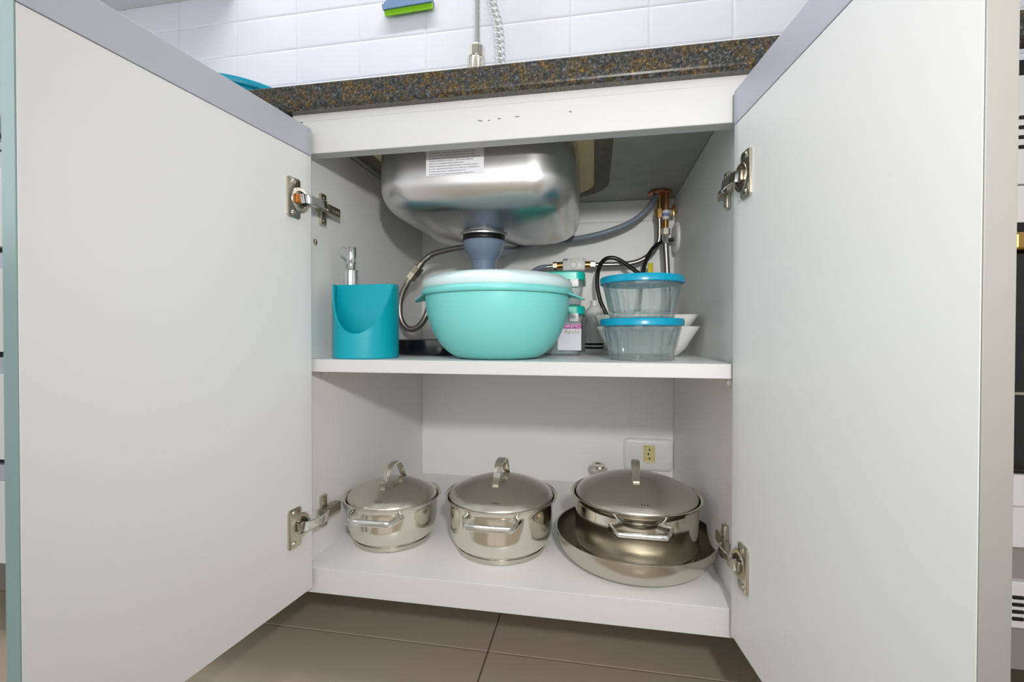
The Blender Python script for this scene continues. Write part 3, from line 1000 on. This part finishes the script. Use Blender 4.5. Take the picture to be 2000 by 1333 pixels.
# black dish behind
bd = thing('black_dish', 'low black plastic dish behind the teal caddy', 'dish', (-0.300, 0.205, SZ))


def oval(rx, ry, z, n=40):
    return [(-0.308 + rx * math.cos(2 * PI * i / n), 0.200 + ry * math.sin(2 * PI * i / n), SZ + z) for i in range(n)]


bm = bmesh.new()
bm_rings(bm, [oval(0.068, 0.050, 0.0003), oval(0.072, 0.054, 0.003), oval(0.075, 0.057, 0.026), oval(0.0745, 0.0565, 0.029), oval(0.071, 0.053, 0.030), oval(0.066, 0.048, 0.012), oval(0.05, 0.035, 0.008)])
bmesh.ops.recalc_face_normals(bm, faces=bm.faces)
obj('dish', bm, 'black_gloss', bd)
bm = sweep(smooth_path([(-0.30, 0.146, SZ + 0.024), (-0.27, 0.150, SZ + 0.022), (-0.24, 0.170, SZ + 0.019), (-0.225, 0.2, SZ + 0.018)], 6), rect_section(0.004, 0.0012))
obj('rim_lip', bm, 'black_gloss', bd)

# mint mixing bowl with its lid
mb = thing('mixing_bowl', 'large mint green plastic bowl with a frosted lid, tabs at both sides', 'bowl', (-0.1557, 0.0900, SZ))
BX, BY = -0.1557, 0.0900
prof = [(0.0, 0.0003), (0.0545, 0.0003), (0.0575, 0.0015)]
for k in range(1, 15):
    t = k / 14
    prof.append((0.0575 + 0.0600 * math.sin(t * PI / 2) ** 0.92, 0.0015 + 0.0985 * (1 - math.cos(t * PI / 2)) ** 0.85))
prof += [(0.1178, 0.1030), (0.1160, 0.1030), (0.1150, 0.098)]
prof += [(0.108, 0.07), (0.09, 0.035), (0.055, 0.006), (0.0, 0.004)]
obj('bowl', lathe(prof, BX, BY, SZ, 96), 'mint', mb, True, 50)
lidp = [(0.1165, 0.1032), (0.1215, 0.1005), (0.1232, 0.1020), (0.1238, 0.1060), (0.1225, 0.1085), (0.1205, 0.1100), (0.1205, 0.1105)]
lid = obj('lid_rim', lathe(lidp + [(0.1165, 0.1105), (0.1165, 0.1032)], BX, BY, SZ, 96), 'mint', mb, True, 50)
lidt = [(0.1190, 0.1106), (0.1212, 0.1125), (0.1216, 0.1190), (0.1200, 0.1235), (0.1165, 0.1262), (0.1120, 0.1290), (0.1080, 0.1312), (0.1020, 0.1322), (0.06, 0.1322), (0.0, 0.1318)]
obj('lid_top', lathe(lidt, BX, BY, SZ, 96), 'mint_lid', mb, True, 50)
for s in (-1, 1):
    bm = bmesh.new()
    pts = []
    for k in range(9):
        a = (k / 8 - 0.5) * 0.62
        pts.append((BX + s * 0.1215 * math.cos(a), BY + 0.1215 * math.sin(a)))
    tip = [(BX + s * 0.1395, BY - 0.010), (BX + s * 0.1425, BY), (BX + s * 0.1395, BY + 0.010)]
    outline = pts + list(reversed(tip))

    def zt(x):
        return SZ + 0.1035 - 0.0085 * max(0, (abs(x - BX) - 0.1185) / 0.024)
    bm_rings(bm, [[(x, y, zt(x) - 0.0012) for x, y in outline], [(x, y, zt(x) + 0.0012) for x, y in outline]])
    bmesh.ops.recalc_face_normals(bm, faces=bm.faces)
    obj('lid_tab', bm, 'mint', mb, False)

# stack of square containers


def square_container(z, height, label, group):
    cx, cy = -0.0860, 0.2790
    t = thing('storage_box', label, 'container', (cx, cy, z), group)
    hb, ht, lidh = 0.0600, 0.0655, 0.0120
    body = height - lidh
    rings = []
    for h_, zz in ((hb - 0.003, 0.0003), (hb, 0.003), (ht, body), (ht - 0.0012, body), (hb - 0.0012, 0.004), (hb - 0.006, 0.002)):
        rings.append([(x, y, z + zz) for x, y in rrect(cx, cy, h_, h_, 0.014, 5)])
    bm = bmesh.new()
    bm_rings(bm, rings)
    bmesh.ops.recalc_face_normals(bm, faces=bm.faces)
    obj('box', bm, 'clear_plastic', t, True, 40)
    rings = []
    for h_, zz in ((ht + 0.0025, body - 0.004), (ht + 0.0040, body - 0.003), (ht + 0.0040, height - 0.002), (ht + 0.002, height), (ht - 0.010, height), (ht - 0.012, height - 0.0025)):
        rings.append([(x, y, z + zz) for x, y in rrect(cx, cy, h_, h_, 0.017, 5)])
    bm = bmesh.new()
    bm_rings(bm, rings)
    bmesh.ops.recalc_face_normals(bm, faces=bm.faces)
    obj('lid', bm, 'green_lid', t, True, 40)
    # clear clip at the front corner
    bm = bmesh.new()
    bm_box(bm, -0.044, -0.028, cy - ht - 0.0052, cy - ht - 0.0030, z + body - 0.017, z + body - 0.002, 0.0006)
    obj('clip', bm, 'white_plastic', t)
    return t, cy - ht


sq, yf = square_container(SZ, 0.0935, 'clear square box with a green lid and magenta label, lower of two', 'green lidded boxes behind the mint bowl')
square_container(SZ + 0.0937, 0.0640, 'clear square box with a green lid, upper of two behind the mint bowl', 'green lidded boxes behind the mint bowl')
# paper label standing just off the tapered front of the lower box
lab = obj('label', box(-0.0660, -0.0225, 0.2100, 0.2104, 0.4935, 0.5430), 'paper', sq, False, label='white paper label')
obj('label_band', box(-0.0660, -0.0225, 0.2095, 0.2099, 0.5340, 0.5425), 'magenta', lab, False)
text_mesh('label_text', 'SANREMO', 0.0085, 'pale_print', lab, (-0.0443, 0.2093, 0.5382), (PI / 2, 0, 0), width=0.0405)
for k, pts in enumerate([[(-0.0490, 0.5225), (-0.0485, 0.5300), (-0.0455, 0.5300)], [(-0.0490, 0.5265), (-0.0465, 0.5268)], [(-0.0440, 0.5285), (-0.0435, 0.5230), (-0.0405, 0.5232), (-0.0400, 0.5285)],
                         [(-0.0370, 0.5232), (-0.0350, 0.5285), (-0.0330, 0.5232)], [(-0.0300, 0.5300), (-0.0295, 0.5230)], [(-0.0265, 0.5235), (-0.0235, 0.5310), (-0.0240, 0.5225)]]):
    obj('script_stroke', sweep([Vector((x - 0.003, 0.2096, z + 0.002)) for x, z in pts], rect_section(0.0006, 0.0004)), 'olive_print', lab, False)

# white bottle with dark bands
wb = thing('white_bottle', 'white bottle with dark bands near its base, between box and glass bowls', 'bottle', (0.0045, 0.388, SZ))
obj('bottle', lathe([(0.0, 0.0003), (0.019, 0.0003), (0.020, 0.002), (0.020, 0.088), (0.017, 0.098), (0.009, 0.105), (0.009, 0.116), (0.0, 0.116)], 0.0015, 0.388, SZ, 32), 'white_plastic', wb)
for z in (0.009, 0.017):
    obj('band', lathe([(0.0200, z), (0.0205, z + 0.0008), (0.0205, z + 0.0038), (0.0200, z + 0.0046)], 0.0015, 0.388, SZ, 32), 'dark', wb)

# two nested square porcelain bowls


def square_bowl(z, h, cx, cy, label):
    t = thing('porcelain_bowl', label, 'bowl', (cx, cy, z), 'white square bowls nested behind the glass bowls')
    rings = []
    for hw, zz, r in ((0.052, 0.0003, 0.02), (0.058, 0.002, 0.022), (0.070, 0.016, 0.024), (0.0885, h, 0.018), (0.0865, h + 0.0004, 0.017), (0.068, 0.019, 0.022), (0.052, 0.006, 0.02)):
        rings.append([(cx + x, cy + y, z + zz) for x, y in rrect(0, 0, hw, hw, r, 6)])
    bm = bmesh.new()
    bm_rings(bm, rings)
    bmesh.ops.recalc_face_normals(bm, faces=bm.faces)
    obj('bowl', bm, 'porcelain', t, True, 50)


square_bowl(SZ, 0.054, 0.0935, 0.262, 'white square porcelain bowl standing on the shelf behind the glass bowls')
square_bowl(SZ + 0.0205, 0.054, 0.0900, 0.262, 'white square porcelain bowl nested in the one standing on the shelf')

# two fluted glass bowls with blue lids


def glass_bowl(z, label):
    cx, cy = 0.0730, 0.0887
    t = thing('glass_bowl', label, 'bowl', (cx, cy, z), 'fluted glass bowls with blue lids')
    NF = 18

    def rf(th, k):
        if 3 <= k <= 6:
            u = (th * NF / (2 * PI)) % 1.0
            return 1.0 - 0.065 * (1 - abs(math.sin(PI * u)) ** 0.8) * (1 if k in (4, 5) else 0.6)
        return 1.0
    H = 0.0545
    prof = [(0.0, 0.0012), (0.0465, 0.0004), (0.0490, 0.0020), (0.0492, 0.0095), (0.0505, 0.0125), (0.0575, 0.0430), (0.0580, 0.0460), (0.0590, 0.0490), (0.0592, H),
            (0.0562, H), (0.0555, 0.046), (0.0470, 0.0120), (0.0430, 0.0085), (0.0, 0.0080)]
    obj('glass', lathe(prof, cx, cy, z, NF * 8, rfun=rf), 'glass', t, True, 22)
    lp = [(0.0, 0.0580), (0.0600, 0.0580), (0.0602, 0.0535), (0.0618, 0.0525), (0.0634, 0.0535), (0.0634, 0.0615), (0.0622, 0.0634), (0.0560, 0.0640), (0.0535, 0.0632), (0.0, 0.0632)]
    obj('lid', lathe(lp, cx, cy, z, 72), 'blue_lid', t, True, 45)
    return t


glass_bowl(SZ, 'fluted glass bowl with a blue lid standing on the shelf, lower of two')
glass_bowl(SZ + 0.0642, 'fluted glass bowl with a blue lid stacked on another, upper of two')

# ------------------------------------------------------------------ pots on the cabinet floor
POTS = 'lidded steel pots on the cabinet floor'
LIDS = 'steel lids on the pots'


def pot(cx, cy, z, rb, rr, H, body, hz, label, lidlabel, apex, dome, curve=0.030):
    t = thing('cooking_pot', label, 'pot', (cx, cy, z), POTS)
    pr = [(0.0, 0.0004), (rb - 0.002, 0.0004), (rb, 0.002), (rb + 0.0004, 0.0085)]
    obj('base_disc', lathe(pr + [(0.0, 0.0085)], cx, cy, z, 72), 'steel_pan', t, True, 40)
    pr = [(0.0, 0.0095), (rb - 0.0012, 0.0090), (rb - 0.0012, 0.0100), (rb + 0.0012, 0.0112)]
    for k in range(1, 8):
        u = k / 7
        pr.append((rb + 0.0012 + (body - rb - 0.0012) * math.sin(u * PI / 2), 0.0112 + curve * u ** 1.25))
    pr += [(body + 0.0003, H - 0.015), (body + 0.0010, H - 0.0100), (body + 0.0030, H - 0.0060), (rr - 0.0016, H - 0.0030), (rr - 0.0002, H - 0.0016), (rr, H - 0.0006), (rr - 0.0010, H), (rr - 0.0034, H - 0.0010), (rr - 0.0056, H - 0.0034),
           (body + 0.0004, H - 0.0068), (body - 0.0012, H - 0.012), (body - 0.0016, 0.008 + curve), (rb - 0.002, 0.012), (0.0, 0.0112)]
    obj('body', lathe(pr, cx, cy, z, 96), 'steel', t, True, 40)
    for s in (-1, 1):
        hw = 0.0405
        ya = cy + s * math.sqrt(body ** 2 - hw ** 2)
        yo = cy + s * (body + 0.0165)
        path = [(cx - hw - 0.0055, ya - s * 0.0035, hz + 0.0015), (cx - hw - 0.0015, ya + s * 0.010, hz + 0.001), (cx - hw + 0.004, yo - s * 0.003, hz), (cx - hw + 0.010, yo, hz), (cx, yo + s * 0.001, hz),
                (cx + hw - 0.010, yo, hz), (cx + hw - 0.004, yo - s * 0.003, hz), (cx + hw + 0.0015, ya + s * 0.010, hz + 0.001), (cx + hw + 0.0055, ya - s * 0.0035, hz + 0.0015)]
        obj('handle', sweep(smooth_path(path, 5), rect_section(0.0052, 0.0022, 0.0012), up=(0, 0, 1)), 'chrome', t, True, 50)
    # lid rests on the rim
    R = rr - 0.0072
    l = thing('pot_lid', lidlabel, 'lid', (cx, cy, z + H), LIDS)
    pr = [(0.0, dome - 0.001)]
    for k in range(1, 11):
        r = R * 0.95 * k / 10
        pr.append((r, 0.0022 + (dome - 0.0032) * (1 - (r / R) ** 2.1)))
    under = list(pr)
    topp = [(R * 0.95 * k / 12, 0.0030 + (dome - 0.003) * (1 - (k / 12 * 0.95) ** 2.1)) for k in range(12, 0, -1)] + [(0.0, dome)]
    full = under + [(R - 0.0015, -0.0036), (R, -0.0028), (R - 0.0002, -0.0014), (R - 0.0020, 0.0004)] + topp
    obj('dome', lathe(full, cx, cy, z + H, 96), 'steel_lid', l, True, 40)
    yb_, yf_ = cy - 0.030, cy + 0.038

    def surf(y):
        r = abs(y - cy)
        return z + H + 0.003 + (dome - 0.003) * (1 - (r / R) ** 2.1)
    a = apex - surf(cy)
    path = [(cx - 0.002, yb_ - 0.010, surf(yb_ - 0.010) + 0.0016), (cx - 0.002, yb_ - 0.002, surf(yb_) + 0.0035), (cx - 0.0015, yb_ + 0.006, surf(yb_) + a * 0.45), (cx - 0.001, yb_ + 0.015, surf(cy) + a * 0.80), (cx, cy + 0.002, apex - 0.0012),
            (cx + 0.001, yf_ - 0.016, surf(cy) + a * 0.84), (cx + 0.0015, yf_ - 0.006, surf(yf_) + a * 0.50), (cx + 0.002, yf_ + 0.002, surf(yf_) + 0.003), (cx + 0.002, yf_ + 0.010, surf(yf_ + 0.010) + 0.0016)]
    obj('handle', sweep(smooth_path(path, 6), lambda q: rect_section(0.0016, 0.0052 + 0.0018 * math.sin(PI * q), 0.0006), up=(0, -0.3, 1)), 'steel', l, True, 45)
    for k in (-1, 0, 1):
        yv = cy - R * 0.88
        obj('vent_hole', cyl((cx + 0.006 + k * 0.0042, yv, surf(yv) - 0.001), (cx + 0.006 + k * 0.0042, yv, surf(yv) + 0.0005), 0.0010, 8), 'dark', l, False)
    return t


pot(-0.3580, 0.1305, FZ, 0.0679, 0.0864, 0.0789, 0.0785, 0.2165, 'small polished steel pot at left, nearest the left door hinge', 'satin steel lid on the leftmost pot, smallest of the three lids', 0.2897, 0.0255)
pot(-0.1579, 0.1329, FZ, 0.0771, 0.0976, 0.0917, 0.0890, 0.2265, 'polished steel pot standing in the middle between the other two pots', 'satin steel lid on the middle pot', 0.3050, 0.0285)
pot(0.0712, 0.1540, FZ + 0.0065, 0.0970, 0.1078, 0.0930, 0.1010, 0.2275, 'wide steel pot standing inside the frying pan at right', 'satin steel lid on the pot inside the frying pan, largest of the lids', 0.3065, 0.0310, 0.007)

# frying pan
fp = thing('frying_pan', 'shallow steel frying pan at right with a pot standing in it', 'frying pan', (0.0677, 0.1350, FZ))
FX, FY, FH = 0.0677, 0.1350, 0.0454
op = [(0.0, 0.0004), (0.086, 0.0004), (0.092, 0.0016)]
for k in range(1, 11):
    u = k / 10
    op.append((0.092 + 0.0372 * math.sin(u * PI / 2) ** 0.9, 0.0016 + (FH - 0.0024) * (1 - math.cos(u * PI / 2)) ** 0.95))
op += [(0.1300, FH - 0.0004), (0.1300, FH), (0.1290, FH + 0.0002)]
ip = [(r - 0.0016, z_ + 0.0022) for r, z_ in reversed(op[3:13])]
ip = [(min(r, 0.1278), min(z_, FH - 0.0006)) for r, z_ in ip]
obj('pan', lathe(op + ip + [(0.088, 0.0042), (0.0, 0.0040)], FX, FY, FZ, 112), 'steel_pan', fp, True, 40)
hp = [(0.048, 0.2560, 0.1955), (0.044, 0.2700, 0.1990), (0.036, 0.305, 0.2080), (0.025, 0.355, 0.2185), (0.0165, 0.395, 0.2235)]
bm = sweep(smooth_path(hp, 6), lambda t: rect_section(0.0018, 0.0085 + 0.0055 * t, 0.0008), up=(0, 0, 1))
hd = obj('handle', bm, 'steel_pan', fp, True, 45)
bm = bmesh.new()
ec = Vector((0.0120, 0.4150, 0.2255))
dirv = Vector((-0.215, 0.977, 0.02)).normalized()
sid = Vector((dirv.y, -dirv.x, 0)).normalized()
o1 = [(math.cos(2 * PI * i / 28), math.sin(2 * PI * i / 28)) for i in range(28)]
up_ = Vector((0, 0, 0.0020))


def loop(rx, ry, k):
    return [ec + sid * (rx * c) + dirv * (ry * s_) + up_ * k for c, s_ in o1]


bm_rings(bm, [loop(0.0150, 0.0240, -1), loop(0.0150, 0.0240, 1), loop(0.0070, 0.0100, 1), loop(0.0070, 0.0100, -1)], closed=True)
bmesh.ops.recalc_face_normals(bm, faces=bm.faces)
obj('hanging_eye', bm, 'steel_pan', hd, False)
for k in (-1, 1):
    obj('rivet', lathe([(0.0, -0.002), (0.004, -0.002), (0.004, 0.0), (0.0025, 0.0018), (0.0, 0.0022)], 0.046 + k * 0.006, 0.264, 0.1995, 14), 'chrome', hd)

# wall outlet
so = thing('wall_outlet', 'white wall outlet plate with a cream three pin socket, behind the right pot', 'outlet', (0.131, YB, 0.233))
rings = []
for off, y in ((0.0, YB - 0.0002), (0.0, YB - 0.008), (0.003, YB - 0.011), (0.008, YB - 0.012)):
    rings.append([(x, y, z) for x, z in rrect(0.1312, 0.2330, 0.0575 - off, 0.0380 - off, 0.010, 5)])
bm = bmesh.new()
bm_rings(bm, rings)
bmesh.ops.recalc_face_normals(bm, faces=bm.faces)
obj('plate', bm, 'white_plastic', so, True, 40)
bm = bmesh.new()
bm_rings(bm, [[(x, y, z) for x, z in rrect(0.1330, 0.2360, hx_, hz_, 0.002, 3)] for y, hx_, hz_ in ((YB - 0.0118, 0.0135, 0.0210), (YB - 0.0135, 0.0135, 0.0210), (YB - 0.0140, 0.0128, 0.0203), (YB - 0.0128, 0.0085, 0.017))])
bmesh.ops.recalc_face_normals(bm, faces=bm.faces)
skt = obj('socket', bm, 'cream_plastic', so, False)
for x, z in ((0.1338, 0.2465), (0.1312, 0.2360), (0.1338, 0.2255)):
    obj('pin_hole', cyl((x, YB - 0.0122, z), (x, YB - 0.0133, z), 0.0022, 12), 'dark', skt, False)

# ------------------------------------------------------------------ on and above the worktop
bs = thing('turquoise_basin', 'round turquoise plastic basin on the worktop, mostly hidden by the left door', 'basin', (-0.788, 0.2655, 0.9))
obj('basin', lathe([(0.0, 0.0004), (0.105, 0.0004), (0.110, 0.003), (0.138, 0.112), (0.141, 0.118), (0.150, 0.120), (0.1515, 0.124), (0.1515, 0.130), (0.149, 0.131), (0.142, 0.127), (0.136, 0.118), (0.107, 0.005), (0.0, 0.004)], -0.788, 0.2655, 0.9, 72), 'basin', bs, True, 40)

fc = thing('kitchen_tap', 'chrome kitchen tap with a tall pipe standing at the back of the worktop', 'tap', (-0.283, 0.43, 0.9))
TXX, TYY = -0.2800, 0.43
obj('base', lathe([(0.0, 0.0003), (0.026, 0.0003), (0.026, 0.004), (0.0185, 0.008), (0.0, 0.008)], TXX, TYY, 0.9, 32), 'chrome', fc)
obj('body', lathe([(0.0, 0.008), (0.0205, 0.008), (0.0205, 0.285), (0.0195, 0.2865), (0.0185, 0.2870), (0.0, 0.2870)], TXX, TYY, 0.9, 10), 'steel', fc)
obj('upper_body', lathe([(0.0, 0.2875), (0.0185, 0.2875), (0.0208, 0.2890), (0.0208, 0.312), (0.0150, 0.319), (0.0, 0.319)], TXX, TYY, 0.9, 10), 'steel', fc)
obj('pipe', tube([(TXX + 0.002, TYY, 1.217), (TXX + 0.001, TYY, 1.35), (TXX, TYY, 1.50), (TXX, TYY - 0.002, 1.58), (TXX + 0.006, TYY - 0.010, 1.635), (TXX + 0.02, TYY - 0.02, 1.655), (TXX + 0.034, TYY - 0.01, 1.635)], 0.0082, 18), 'chrome', fc)
hs = obj('spray_hose', tube([(TXX + 0.034, TYY - 0.010, 1.635), (TXX + 0.034, TYY, 1.56), (TXX + 0.0345, TYY, 1.45), (-0.2440, TYY, 1.3242), (-0.2300, TYY, 1.2679), (-0.2245, TYY, 1.22), (-0.2220, TYY, 1.1736), (-0.2215, TYY, 1.06), (-0.2215, TYY, 0.9002)], 0.0048, 14), 'chrome', fc)
# spring around the hose
core = smooth_path([(TXX + 0.034, TYY, 1.56), (TXX + 0.0345, TYY, 1.45), (-0.2440, TYY, 1.3242), (-0.2300, TYY, 1.2679), (-0.2245, TYY, 1.22), (-0.2220, TYY, 1.1736), (-0.2215, TYY, 1.06), (-0.2215, TYY, 0.93)], 30)
L_ = [0.0]
for a, b in zip(core[:-1], core[1:]):
    L_.append(L_[-1] + (b - a).length)
sp = []
pitch, steps = 0.0150, 14
total = L_[-1]
K = int(total / pitch * steps)
j = 0
for k in range(K):
    s_ = total * k / K
    while j < len(L_) - 2 and L_[j + 1] < s_:
        j += 1
    f_ = (s_ - L_[j]) / max(1e-9, L_[j + 1] - L_[j])
    p = core[j].lerp(core[j + 1], f_)
    a = 2 * PI * s_ / pitch
    sp.append(p + Vector((0.0130 * math.cos(a), 0.0130 * math.sin(a), 0)))
obj('spring', sweep(sp, circle_section(0.0019, 6)), 'chrome', hs, True, 80)

sg = thing('squeegee', 'blue squeegee with a lime green blade hung on the tiles', 'squeegee', (-0.475, 0.495, 1.40))


def tilted(pts, y0, y1, rot=math.radians(-2.0)):
    bm = bmesh.new()
    c = Vector((-0.478, 0, 1.372))
    pts = [(x - (0.004 if x > -0.45 else 0.0), z + 0.0055) for x, z in pts]
    R_ = Matrix.Rotation(rot, 3, 'Y')
    P_ = [c + R_ @ (Vector((x, 0, z)) - c) for x, z in pts]
    bm_rings(bm, [[(p.x, y0, p.z) for p in P_], [(p.x, y1, p.z) for p in P_]])
    bmesh.ops.recalc_face_normals(bm, faces=bm.faces)
    return bm


obj('blade', tilted([(-0.5440, 1.3600), (-0.4085, 1.3600), (-0.4085, 1.3735), (-0.5460, 1.3735)], 0.489, 0.494), 'lime', sg, False)
obj('head', tilted([(-0.5480, 1.3735), (-0.4100, 1.3735), (-0.4090, 1.385), (-0.4200, 1.400), (-0.4550, 1.412), (-0.5020, 1.412), (-0.5320, 1.400), (-0.5505, 1.385)], 0.484, 0.5045), 'slate_blue', sg, False)
obj('handle', tilted([(-0.4900, 1.4122), (-0.4680, 1.4122), (-0.4700, 1.520), (-0.4880, 1.520)], 0.487, 0.502), 'slate_blue', sg, False)
